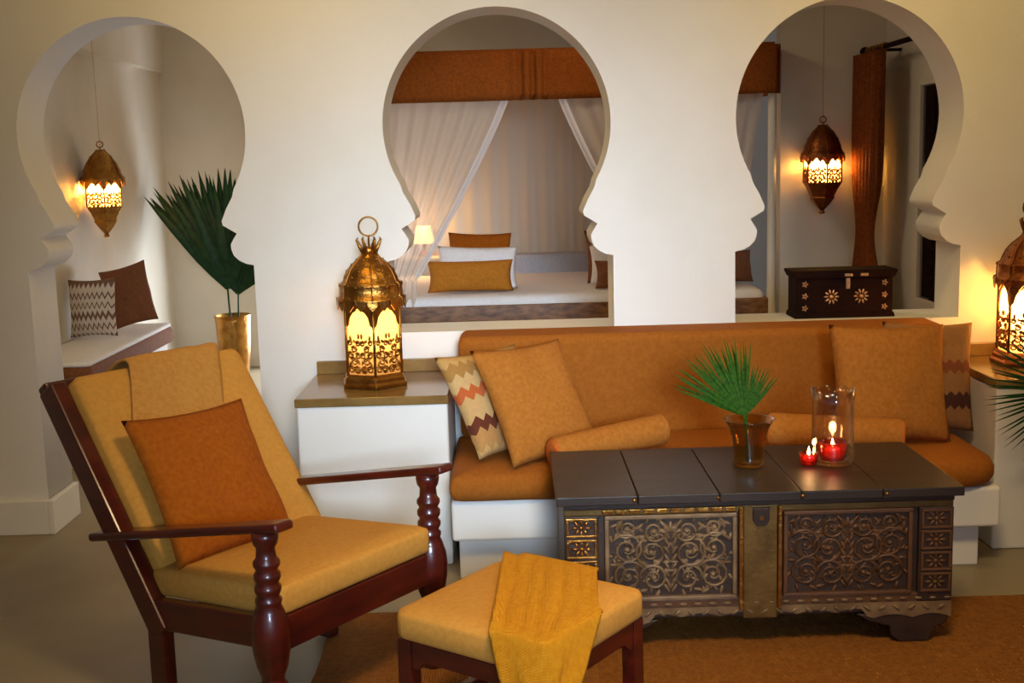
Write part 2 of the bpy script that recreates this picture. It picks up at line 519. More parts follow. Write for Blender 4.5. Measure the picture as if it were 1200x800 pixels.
def slab(pts, z0, z1, puff=0.012, edge=0.035):
    """cushion slab from a plan outline, rounded edges and a gently crowned top"""
    n = len(pts)
    cx = sum(p[0] for p in pts) / n; cy = sum(p[1] for p in pts) / n
    mbx = MB(); vs = []; fs = []
    h = z1 - z0; e = min(edge, h * 0.42)
    rings = [(e, z0), (e * 0.3, z0 + e * 0.3), (0, z0 + e), (0, z1 - e), (e * 0.3, z1 - e * 0.3), (e, z1), (e * 3.0, z1 + puff)]
    for ins, z in rings:
        for x, y in pts:
            d = Vector((x - cx, y - cy)); 
            vs.append((x - math.copysign(min(ins, abs(d.x)), d.x), y - math.copysign(min(ins, abs(d.y)), d.y), z))
    for i in range(len(rings) - 1):
        for k in range(n):
            k2 = (k + 1) % n
            fs.append((i * n + k, i * n + k2, (i + 1) * n + k2, (i + 1) * n + k))
    fs.append(tuple(range(n - 1, -1, -1))); fs.append(tuple((len(rings) - 1) * n + k for k in range(n)))
    mbx.add(vs, fs)
    return mbx


slab(rounded_rect(-SX - 0.002, SX - 0.0, -0.41, 0.26, 0.13, 8, (0, 0, 0, 1)), 0.312, 0.41).build('seat_cushion', SOFA, sofa, smooth=True)
MB().box(-SX + 0.02, SX - 0.01, 0.15, 0.39, 0.405, 0.815).build('back_cushion', SOFA, sofa, bevel=0.035, seg=5)

# ------------------------------------------------------------------ pillows
def pillow_mb(w, h, t, seed=0, n=22, pinch=0.07):
    m = MB(); rnd = Vector((seed * 3.1, seed * 1.7, seed * 0.9))

    def side(sgn):
        def fn(i, j):
            a, b = 2 * i - 1, 2 * j - 1
            x = a * w / 2 * (1 - pinch * (1 - b * b) * abs(a)); z = b * h / 2 * (1 - pinch * (1 - a * a) * abs(b))
            th = t / 2 * max(0.0, (1 - abs(a) ** 2.6)) ** 0.55 * max(0.0, (1 - abs(b) ** 2.6)) ** 0.55
            wob = 0.010 * noise.noise(Vector((a * 2.1, b * 2.1, sgn)) + rnd) * (1 if th > 0 else 0)
            return (x, sgn * th + wob, z)
        return fn
    m.grid(side(-1), n, n); m.grid(side(1), n, n)
    return m


def pillow(name, w, h, t, loc, rot, mat, label, seed=0, group=None, cat='pillow', piping=True):
    m = pillow_mb(w, h, t, seed)
    o = m.build(name, mat, None, smooth=True)
    bm = bmesh.new(); bm.from_mesh(o.data); bmesh.ops.remove_doubles(bm, verts=bm.verts[:], dist=0.002)
    bmesh.ops.recalc_face_normals(bm, faces=bm.faces[:]); bm.to_mesh(o.data); bm.free()
    o.location = loc
    o.rotation_euler = (Matrix.Rotation(R(rot[2]), 3, 'Z') @ Matrix.Rotation(R(rot[1]), 3, 'Y') @ Matrix.Rotation(R(-rot[0]), 3, 'X')).to_euler()
    return tag(o, label, cat, group)


pillow('throw_pillow', 0.40, 0.42, 0.11, (-0.060, 4.362, 0.614), (35, 0, 42), STRIPE, 'striped tan and rust pillow leaning over the brown table top', 1)
pillow('throw_pillow', 0.41, 0.46, 0.12, (0.085, 4.285, 0.622), (33, 0, 36), TANP, 'plain tan square pillow leaning on a striped one behind a bolster', 2)
pillow('throw_pillow', 0.44, 0.44, 0.14, (1.385, 4.315, 0.642), (16, 2, 5), TANP, 'plain tan square pillow behind the clear glass candle jar', 3)
pillow('throw_pillow', 0.36, 0.42, 0.10, (1.582, 4.475, 0.632), (11, 3, 6), STRIPE2, 'brown striped pillow at the sofa end against the plastered table', 4)


def bolster(loc, rz, tilt, length, rad, label):
    prof = []
    o = empty('bolster_cushion', loc)
    o.rotation_euler = (0, R(tilt), R(rz))
    mt = Matrix.Rotation(R(90), 4, 'Y')
    hl = length / 2
    n = 14
    body = [(rad * 0.97, -hl), (rad, -hl + 0.012)] + [(rad * (1 + 0.015 * math.sin(k * 2.2)), -hl + 0.02 + (length - 0.04) * k / n) for k in range(n + 1)] + [(rad, hl - 0.012), (rad * 0.97, hl)]
    MB().lathe(body, 28, mt, cap=False).build('body', TANP, o, smooth=True)
    for s in (-1, 1):
        e = [(rad * 0.975, s * (hl - 0.002)), (rad * 0.8, s * (hl + 0.008)), (rad * 0.45, s * (hl + 0.011)), (rad * 0.12, s * (hl + 0.006))]
        MB().lathe(e, 28, mt).build('end_cap', ORANGE, o, smooth=True)
    return tag(o, label, 'bolster')


bolster((0.335, 4.155, 0.492), 27, -4.0, 0.45, 0.058, 'round tan bolster lying against the plain pillow on the sofa seat')
bolster((1.15, 4.19, 0.492), -14, 1.5, 0.46, 0.062, 'round tan bolster lying on the sofa seat behind the glass jar')

# ------------------------------------------------------------------ plantation armchair
CH = empty('plantation_armchair', (-0.629, 2.87, 0.0085), math.atan2(0.80753, 0.58982))
tag(CH, 'dark mahogany reclining armchair with turned front posts and mustard cushions', 'armchair')
CW = 0.63


def beam(m, p0, p1, w, t):
    """bar from p0 to p1 in the local yz plane, w across x, t in plane"""
    p0, p1 = Vector(p0), Vector(p1)
    d = (p1 - p0).normalized(); nrm = Vector((1, 0, 0)).cross(d)
    vs = []
    for p in (p0, p1):
        for sx in (-1, 1):
            for sn in (-1, 1):
                vs.append(tuple(p + Vector((sx * w / 2, 0, 0)) + nrm * sn * t / 2))
    m.add(vs, [(0, 1, 3, 2), (4, 6, 7, 5), (0, 4, 5, 1), (2, 3, 7, 6), (0, 2, 6, 4), (1, 5, 7, 3)])
    return m


LEGP = [(0.022, 0.0), (0.030, 0.01), (0.034, 0.035), (0.026, 0.055), (0.022, 0.075), (0.026, 0.12), (0.030, 0.16), (0.036, 0.175), (0.036, 0.19),
        (0.028, 0.20), (0.031, 0.215), (0.040, 0.24), (0.048, 0.285), (0.050, 0.32), (0.047, 0.355), (0.038, 0.385), (0.031, 0.40), (0.034, 0.408), (0.034, 0.416),
        (0.027, 0.424), (0.034, 0.438), (0.034, 0.448), (0.027, 0.458), (0.034, 0.470), (0.034, 0.482), (0.027, 0.492), (0.034, 0.504), (0.034, 0.514),
        (0.026, 0.524), (0.024, 0.55), (0.031, 0.56), (0.034, 0.575), (0.034, 0.593)]
for x in (0.0, CW):
    MB().lathe(LEGP, 24, Matrix.Translation((x, 0, 0))).build('front_leg', MAHOG, CH, smooth=True)
    rl = MB()
    beam(rl, (x, 0.445, 0.0), (x, 0.445, 0.27), 0.042, 0.062)
    rl.build('rear_leg', MAHOG, CH, bevel=0.004)
    bp = MB(); beam(bp, (x, 0.425, 0.235), (x, 0.862, 0.875), 0.05, 0.075)
    bp.build('back_post', MAHOG, CH, bevel=0.006)
    am = MB(); beam(am, (x, -0.075, 0.617), (x, 0.705, 0.462), 0.062, 0.024)
    am.build('armrest', MAHOG, CH, bevel=0.009, seg=3)
    sr = MB(); beam(sr, (x, 0.02, 0.325), (x, 0.45, 0.285), 0.032, 0.085)
    sr.build('side_rail', MAHOG, CH, bevel=0.004)
MB().box(0.02, CW - 0.02, -0.022, 0.014, 0.270, 0.362).build('front_rail', MAHOG, CH, bevel=0.004)
MB().box(0.0, CW, 0.425, 0.46, 0.22, 0.28).build('rear_rail', MAHOG, CH, bevel=0.004)
cr = MB(); beam(cr, (CW / 2, 0.855, 0.828), (CW / 2, 0.890, 0.882), CW + 0.04, 0.045); cr.build('crest_rail', MAHOG, CH, bevel=0.01, seg=3)
for k in range(5):
    z = 0.33 + 0.1 * k; y = 0.425 + (z - 0.235) * 0.437 / 0.64
    MB().box(0.02, CW - 0.02, y + 0.01, y + 0.026, z, z + 0.05).build('back_slat', MAHOG, CH)
# seat cushion, sloping to the back
def tilted_slab(pts, th, y0, z0, slope):
    m = slab(pts, 0, th, 0.008, 0.014)
    m.v = [(x, y0 + y, z0 + z + slope * y) for x, y, z in m.v]
    return m


tilted_slab(rounded_rect(0.014, CW - 0.014, -0.025, 0.50, 0.03, 5), 0.078, 0.0, 0.362, -0.085).build('seat_cushion', CREAM, CH, smooth=True)
# back pad, in the plane of the posts
bd = Vector((0, 0.437, 0.64)).normalized(); bn = Vector((0, -0.64, 0.437)).normalized()
P0 = Vector((0, 0.470, 0.350)) + bn * -0.055
pm = slab(rounded_rect(0.027, CW + 0.012, 0.0, 0.65, 0.03, 5), 0.0, 0.10, 0.010, 0.018)
pm.v = [tuple(Vector((x, 0, 0)) + P0 + bd * y + bn * z) for x, y, z in pm.v]
pm.build('back_cushion', CREAM, CH, smooth=True)
CHM = Matrix.Translation((-0.629, 2.87, 0)) @ Matrix.Rotation(math.atan2(0.80753, 0.58982), 4, 'Z')

# towel over the head of the chair
prof = []
topc = P0 + bd * 0.652 + bn * 0.05
for k in range(10): prof.append(P0 + bd * (0.44 + 0.21 * k / 9) + bn * 0.122)
for k in range(1, 8):
    a = PI * k / 8
    prof.append(topc + bd * (0.03 * math.sin(a) + 0.005) + bn * (0.068 * math.cos(a) + 0.003))
for k in range(6): prof.append(P0 + bd * (0.652 - 0.05 * k / 5) - bn * 0.016)
tw = MB()


def towel_fn(a, b):
    i = b * (len(prof) - 1); k = min(int(i), len(prof) - 2); p = prof[k].lerp(prof[k + 1], i - k)
    w = 0.012 * noise.noise(Vector((a * 5, b * 3, 1.0)))
    return tuple(CHM @ (p + Vector((0.115 + 0.335 * a + 0.085 * min(1.0, b / 0.42) + 0.008 * math.sin(b * 5), 0, 0)) + bn * (w + 0.004)))


tw.grid(towel_fn, 24, 40)
tag(tw.build('head_towel', TOWEL, None, smooth=True, solid=0.007), 'folded amber towel draped over the head of the armchair', 'towel')
# square pillow on the chair
loc = CHM @ (Vector((0.250, 0, 0)) + P0 + bd * 0.224 + bn * 0.180)
o = pillow('throw_pillow', 0.43, 0.45, 0.12, loc, (0, 0, 0), GOLDP, 'burnt gold square pillow propped on the mahogany armchair', 6)
rotm = (CHM.to_3x3() @ Matrix((Vector((1, 0, 0)), -bn, bd)).transposed() @ Matrix.Rotation(R(2), 3, 'Y') @ Matrix.Rotation(R(4), 3, 'X'))
o.rotation_euler = rotm.to_euler()

# ------------------------------------------------------------------ ottoman
OA = math.atan2(0.80753, 0.58982)
OC = (0.005, 2.86)
OT = empty('ottoman', (OC[0], OC[1], 0), OA)
tag(OT, 'square mahogany ottoman with a thick mustard cushion', 'ottoman')
OH = 0.222
slab(rounded_rect(-OH - 0.008, OH + 0.008, -OH - 0.008, OH + 0.008, 0.035, 6), 0.335, 0.408, 0.008, 0.014).build('cushion', CREAM, OT, smooth=True)
for sx in (-1, 1):
    for sy in (-1, 1):
        MB().box(sx * (OH - 0.02) - 0.021, sx * (OH - 0.02) + 0.021, sy * (OH - 0.02) - 0.021, sy * (OH - 0.02) + 0.021, 0.0085, 0.335).build('leg', MAHOG, OT, bevel=0.004)
for s in (-1, 1):
    for ax in (0, 1):
        c = s * (OH - 0.016)
        poly = [(-OH + 0.04, 0.333), (OH - 0.04, 0.333), (OH - 0.04, 0.262), (OH - 0.06, 0.262), (OH - 0.085, 0.285), (-OH + 0.085, 0.285), (-OH + 0.06, 0.262), (-OH + 0.04, 0.262)]
        m = MB().prism(poly, c - 0.011, c + 0.011, Matrix.Rotation(R(90), 4, 'Z') if ax else None)
        m.build('apron', MAHOG, OT, bevel=0.003)
for s in (-1, 1):
    MB().box(-OH + 0.03, OH - 0.03, s * (OH - 0.02) - 0.012, s * (OH - 0.02) + 0.012, 0.10, 0.13).build('stretcher', MAHOG, OT, bevel=0.003)
# throw draped over its corner
OM = Matrix.Translation((OC[0], OC[1], 0)) @ Matrix.Rotation(OA, 4, 'Z')
OMI = OM.inverted()
th = MB()
T0 = Vector((0.085, 3.10)); tdir = Vector((-0.055, -1.0)).normalized(); tx = Vector((-tdir.y, tdir.x))


def throw_fn(a, b):
    wd = 0.125 + 0.03 * max(0, b - 0.55)
    s_ = (a - 0.5) * 2 * wd
    t_ = -0.02 + 0.92 * b
    p = T0 + tx * s_ * (1 if tx.x > 0 else -1) + tdir * t_
    q = OMI @ Vector((p.x, p.y, 0))
    lim = OH + 0.004
    cx = max(-lim, min(lim, q.x)); cy = max(-lim, min(lim, q.y))
    d = Vector((q.x - cx, q.y - cy)); dist = d.length
    wr_ = 0.010 * noise.noise(Vector((a * 6, b * 4, 3.3))) + 0.006 * math.sin(a * 19 + b * 3)
    if dist < 1e-6:
        z = 0.424 + abs(wr_) * 0.8 + 0.004 + 0.012 * math.exp(-(a / 0.05) ** 2)
        return tuple(OM @ Vector((cx, cy, z)))
    d.normalize()
    out = 0.014 + 0.16 * dist + wr_ * min(1, dist * 8) + min(0.02, dist * 0.2)
    z = 0.424 - max(0, dist - 0.012) + 0.003
    return tuple(OM @ Vector((cx + d.x * out, cy + d.y * out, max(0.03, z))))


th.grid(throw_fn, 36, 80)
tag(th.build('throw_blanket', THROW, None, smooth=True, solid=0.008), 'mustard yellow throw draped over the corner of the ottoman', 'throw')

# ------------------------------------------------------------------ carved chest
CX, CY = 0.725, 3.72
ct = tag(empty('carved_chest', (CX, CY, 0)), 'dark carved wooden chest with bronze straps used as a coffee table', 'chest')
F = 3.46 - CY                                   # front plane in local y
MB().box(-0.585, 0.585, F + 0.012, 0.26, 0.10, 0.455).build('body', CHESTWOOD, ct, bevel=0.004)
lid = MB().box(-0.585, 0.585, -0.27, 0.265, 0.453, 0.476).build('lid', DARKWOOD, ct, bevel=0.004)
pw = 1.215 / 5
for k in range(5):
    MB().box(-0.6075 + k * pw + 0.0012, -0.6075 + (k + 1) * pw - 0.0012, -0.29, 0.28, 0.472, 0.50).build('plank', SMOKE, lid, bevel=0.003)
for x in (-0.375, -0.125, 0.125, 0.375):
    MB().blob((x, -0.291, 0.486), 0.006, 0.004, 0.006).build('stud', BRASS, lid, smooth=True)
# frame members of the front
MB().box(-0.585, 0.585, F, F + 0.02, 0.432, 0.455).build('top_rail', BRONZE, ct, bevel=0.003)
MB().box(-0.585, 0.585, F - 0.002, F + 0.02, 0.135, 0.165).build('bottom_rail', CARVE2, ct, bevel=0.004)
MB().box(-0.047, 0.056, F - 0.008, F + 0.02, 0.10, 0.455).build('centre_strap', BRONZE, ct, bevel=0.004)
for x in (-0.054, 0.063):
    MB().box(x - 0.006, x + 0.006, F - 0.013, F + 0.01, 0.13, 0.45).build('strap_edge', BRASS, ct, bevel=0.002)
hp = MB().prism([(-0.02, 0.448), (0.03, 0.448), (0.03, 0.41), (0.018, 0.392), (-0.008, 0.392), (-0.02, 0.41)], F - 0.018, F - 0.006).build('hasp', DARKWOOD, ct, bevel=0.002)
MB().lathe([(0.006, -0.004), (0.006, 0.004)], 12, Matrix.Translation((0.005, F - 0.02, 0.418)) @ Matrix.Rotation(R(90), 4, 'X')).build('keyhole_stud', BRASS, hp)


def frame(x0, x1, z0, z1, w, y0, y1):
    m = MB()
    m.box(x0, x1, y0, y1, z0, z0 + w).box(x0, x1, y0, y1, z1 - w, z1).box(x0, x0 + w, y0, y1, z0 + w, z1 - w).box(x1 - w, x1, y0, y1, z0 + w, z1 - w)
    return m


# corner posts with square plates
for sx, mt_ in ((-1, BRASS), (1, CARVE2)):
    cx = sx * 0.533
    MB().box(cx - 0.052, cx + 0.052, F - 0.0055, F + 0.02, 0.139, 0.433).build('corner_stile', CHESTWOOD, ct, bevel=0.003)
    for k in range(4):
        z = 0.368 - k * 0.066
        pl = frame(cx - 0.046, cx + 0.046, z, z + 0.060, 0.008, F - 0.012, F - 0.003).build('square_plate', mt_, ct, bevel=0.002)
        m = MB()
        for q in range(8):
            a = q * PI / 4
            m.blob((cx + 0.02 * math.cos(a), F - 0.006, z + 0.030 + 0.018 * math.sin(a)), 0.011, 0.005, 0.005, a)
        m.blob((cx, F - 0.007, z + 0.030), 0.008, 0.006, 0.008)
        m.build('rosette', mt_, pl, smooth=True)


def carving(x0, x1, z0, z1, seed):
    """symmetrical foliage relief: vase, stem, scrolls and leaves filling the field"""
    rnd = random.Random(seed)
    m = MB(); cx = (x0 + x1) / 2; y = F + 0.006
    W = (x1 - x0) / 2; Hh = z1 - z0

    def leaf(x, z, l, w, a, h=0.007):
        m.blob((cx + x, y, z), l, h, w, a); m.blob((cx - x, y, z), l, h, w, PI - a)
    # stem of stacked buds
    for k in range(9):
        z = z0 + Hh * (0.08 + 0.1 * k)
        leaf(0.011, z, 0.016, 0.006, R(58))
    for a in range(5):
        t = R(90 + (a - 2) * 34)
        m.blob((cx + 0.024 * math.cos(t), y, z1 - 0.05 + 0.024 * math.sin(t)), 0.018, 0.008, 0.008, t)
    # scroll spirals
    for (sx_, sz_, r0_, dr, ph) in ((0.28, 0.22, 0.045, 1, 0), (0.32, 0.55, 0.05, -1, 1), (0.27, 0.83, 0.038, 1, 2), (0.7, 0.25, 0.05, -1, 2.5), (0.72, 0.6, 0.052, 1, 0.6), (0.72, 0.87, 0.034, -1, 1.2)):
        px, pz = sx_ * W, z0 + sz_ * Hh
        for side_ in (1, -1):
            pts = []
            for k in range(22):
                t = k / 21; r_ = r0_ * (1 - 0.82 * t); a = ph + dr * t * 3.6 * PI
                pts.append((cx + side_ * (px + r_ * math.cos(a)), y - 0.003, pz + r_ * math.sin(a)))
            m.tube(pts, [0.0055 * (1 - 0.5 * k / 21) for k in range(22)], 5)
        for k in range(7):
            a = ph + k * 2 * PI / 7
            leaf(px + (r0_ + 0.006) * math.cos(a), pz + (r0_ + 0.006) * math.sin(a), 0.014, 0.006, a + dr * 0.7, 0.006)
        leaf(px, pz, 0.009, 0.009, 0, 0.01)
    for k in range(46):
        x = rnd.uniform(0.06, 0.95) * W; z = z0 + rnd.uniform(0.04, 0.96) * Hh
        leaf(x, z, rnd.uniform(0.008, 0.014), 0.0045, rnd.uniform(0, PI), 0.005)
    return m


for (x0, x1, mt_, sd) in ((-0.463, -0.066, CARVE, 3), (0.075, 0.463, CARVE2, 5)):
    pn = MB().box(x0, x1, F + 0.006, F + 0.02, 0.165, 0.43).build('front_panel', CHESTWOOD, ct)
    frame(x0, x1, 0.163, 0.432, 0.013, F - 0.007, F + 0.012).build('panel_moulding', mt_, pn, bevel=0.003)
    c = carving(x0 + 0.016, x1 - 0.016, 0.18, 0.418, sd).build('carving', mt_, pn, smooth=True)
    c['kind'] = 'stuff'
# studded strip under the lid
for k in range(10):
    MB().box(-0.47 + k * 0.041, -0.47 + k * 0.041 + 0.033, F - 0.006, F + 0.004, 0.437, 0.451).build('brass_strip', BRASS, ct, bevel=0.002)
# scalloped apron
ap = []
N_ = 60
for k in range(N_ + 1):
    x = -0.585 + 1.17 * k / N_
    ap.append((x, 0.088 + 0.012 * abs(math.sin(k * PI / 6)) + 0.02 * (abs(x) < 0.33)))
MB().prism([(-0.585, 0.138)] + ap + [(0.585, 0.138)], F - 0.004, F + 0.02).build('apron', CARVE, ct)
m = MB()
for k in range(26):
    x = -0.56 + k * 0.0445
    m.blob((x, F - 0.005, 0.122), 0.014, 0.006, 0.006, 0.6 if k % 2 else -0.6)
    m.blob((x + 0.02, F - 0.004, 0.150), 0.012, 0.006, 0.005, 0.0)
c = m.build('apron_carving', CARVE, ct, smooth=True); c['kind'] = 'stuff'
for sx in (-1, 1):
    for yy in (F, 0.2):
        poly = [(sx * 0.585, 0.10), (sx * 0.30, 0.10), (sx * 0.34, 0.075), (sx * 0.40, 0.06), (sx * 0.405, 0.03), (sx * 0.43, 0.0085), (sx * 0.52, 0.0085), (sx * 0.535, 0.05), (sx * 0.575, 0.07)]
        MB().prism(poly, yy, yy + 0.05).build('bracket_foot', CHESTWOOD, ct, bevel=0.004)

# ------------------------------------------------------------------ things on the chest
TOP = 0.5


def vessel(name, loc, outer, mat, label, cat, n=40, scallop=0.0, nsc=0):
    t = 0.003
    inner = [(max(0.002, r - t), z) for r, z in reversed(outer) if z > outer[0][1] + 0.0095] + [(outer[0][0] - t, outer[0][1] + 0.009), (0.002, outer[0][1] + 0.009)]
    m = MB().lathe([(0.002, outer[0][1])] + outer + inner, n, None, cap=False)
    if scallop:
        zt = outer[-1][1]
        vs = []
        for x, y, z in m.v:
            k = max(0, (z - zt + 0.03) / 0.03)
            vs.append((x, y, z + scallop * k * math.cos(nsc * math.atan2(y, x))))
        m.v = vs
    o = m.build(name, mat, None, smooth=True)
    o.location = loc
    return tag(o, label, cat)


vessel('flower_vase', (0.752, 3.745, TOP + 0.001), [(0.045, 0), (0.052, 0.004), (0.05, 0.02), (0.05, 0.05), (0.055, 0.09), (0.064, 0.125), (0.078, 0.148), (0.083, 0.153)], AMBERG,
       'amber glass vase with flared rim on the dark chest', 'vase')
vessel('candle_jar', (1.02, 3.74, TOP + 0.001), [(0.055, 0), (0.066, 0.005), (0.068, 0.03), (0.066, 0.12), (0.066, 0.2), (0.07, 0.24)], CLEARG,
       'tall clear glass candle jar with scalloped rim on the chest', 'candle jar', 48, 0.006, 8)


def candle(loc, r, h, label, mat=WAX, glow=1.2):
    o = empty('candle', loc)
    MB().lathe([(r * 0.95, 0), (r, 0.004), (r, h - 0.004), (r * 0.9, h), (r * 0.3, h - 0.003), (0.001, h - 0.004)], 20, cap=False).build('wax', mat, o, smooth=True)
    MB().tube([(0, 0, h - 0.006), (0, 0, h + 0.008)], 0.001, 5).build('wick', DARKWOOD, o)
    MB().lathe([(0.001, h + 0.004), (0.004, h + 0.009), (0.005, h + 0.014), (0.003, h + 0.022), (0.0006, h + 0.032)], 12).build('flame', FLAME, o, smooth=True)
    point('candle_light', (loc[0], loc[1], loc[2] + h + 0.045), glow, (1.0, 0.55, 0.2), 0.012)
    return tag(o, label, 'candle')


vessel('ruby_cup', (1.02, 3.74, TOP + 0.012), [(0.03, 0), (0.038, 0.003), (0.044, 0.03), (0.046, 0.062)], REDG, 'ruby red glass cup inside the clear candle jar', 'candle cup', 24)
candle((1.02, 3.74, TOP + 0.022), 0.024, 0.028, 'lit candle in the ruby cup inside the tall jar', WAX, 0.35)
vessel('tealight_cup', (0.943, 3.735, TOP + 0.001), [(0.022, 0), (0.026, 0.003), (0.029, 0.02), (0.031, 0.038)], REDG, 'small red glass tealight cup next to the tall jar', 'candle cup', 24)
candle((0.943, 3.735, TOP + 0.012), 0.016, 0.014, 'lit tealight in the small red cup on the chest', WAX, 0.25)


# ------------------------------------------------------------------ palm leaves
def blade_mesh(name, length, width, mat, droop=0.0):
    m = MB(); n = 6; vs = []; fs = []
    for i in range(n + 1):
        t = i / n
        w = width * (0.35 + 0.65 * min(1, t * 4)) * (1 - t ** 3) + 0.0008
        z = -droop * length * t * t
        vs += [(length * t, -w / 2, z + w * 0.18), (length * t, 0, z), (length * t, w / 2, z + w * 0.18)]
    for i in range(n):
        a = i * 3
        fs += [(a, a + 1, a + 4, a + 3), (a + 1, a + 2, a + 5, a + 4)]
    me = bpy.data.meshes.new(name); me.from_pydata(vs, [], fs); me.materials.append(mat)
    for p in me.polygons: p.use_smooth = True
    return me


def fan_leaf(base, hub, normal, updir, r_, a0, a1, n, mat, label, width=0.011, name='palm_leaf', seed=1, stem_r=0.004, cup=0.12):
    """a fan palm leaf: stem from base to hub, leaflets spread about updir from angle a0 to a1 (degrees)"""
    rnd = random.Random(seed)
    base, hub = Vector(base), Vector(hub)
    o = empty(name, base)
    nrm = Vector(normal).normalized(); up = Vector(updir).normalized(); up = (up - nrm * up.dot(nrm)).normalized(); sd = up.cross(nrm)
    mid = (base + hub) / 2 + Vector((0.0, 0.0, 0.0))
    MB().tube([(0, 0, 0), tuple(mid - base), tuple(hub - base)], [stem_r * 1.2, stem_r, stem_r * 0.8], 6).build('stem', mat, o, smooth=True)
    meshes = [blade_mesh('leaflet', 1.0, width / r_ * k, mat, 0.06 * j) for k, j in ((1.0, 0.5), (0.85, 1.5), (1.1, 2.5))]
    for k in range(n):
        t = k / (n - 1); a = R(a0 + (a1 - a0) * t + rnd.uniform(-1.5, 1.5))
        d = up * math.cos(a) + sd * math.sin(a) + nrm * (cup * rnd.uniform(-1, 1.2))
        d.normalize()
        L_ = r_ * (0.86 + 0.14 * math.cos(a * 0.9)) * rnd.uniform(0.93, 1.04)
        yv = nrm.cross(d).normalized(); zv = d.cross(yv)
        lf = bpy.data.objects.new('leaflet', meshes[k % 3]); col.objects.link(lf); lf.parent = o
        mt = Matrix((d * L_, yv * L_, zv * L_)).transposed().to_4x4(); mt.translation = hub - base
        lf.matrix_local = mt
    return tag(o, label, 'palm leaf')


# leaf in the amber vase, leaning away from the jar
fan_leaf((0.755, 3.745, TOP + 0.012), (0.735, 3.74, 0.665), (0.1, -1, 0.35), (-0.62, 0, 0.78), 0.255, -26, 50, 34, LEAF, 'green fan palm leaf spreading from the amber vase on the chest', 0.012, seed=3)
fan_leaf((0.748, 3.75, TOP + 0.012), (0.745, 3.75, 0.665), (-0.2, -1, 0.2), (0.05, 0, 1), 0.17, -50, 36, 22, LEAF, 'short green palm leaf standing upright in the amber vase', 0.010, seed=5)


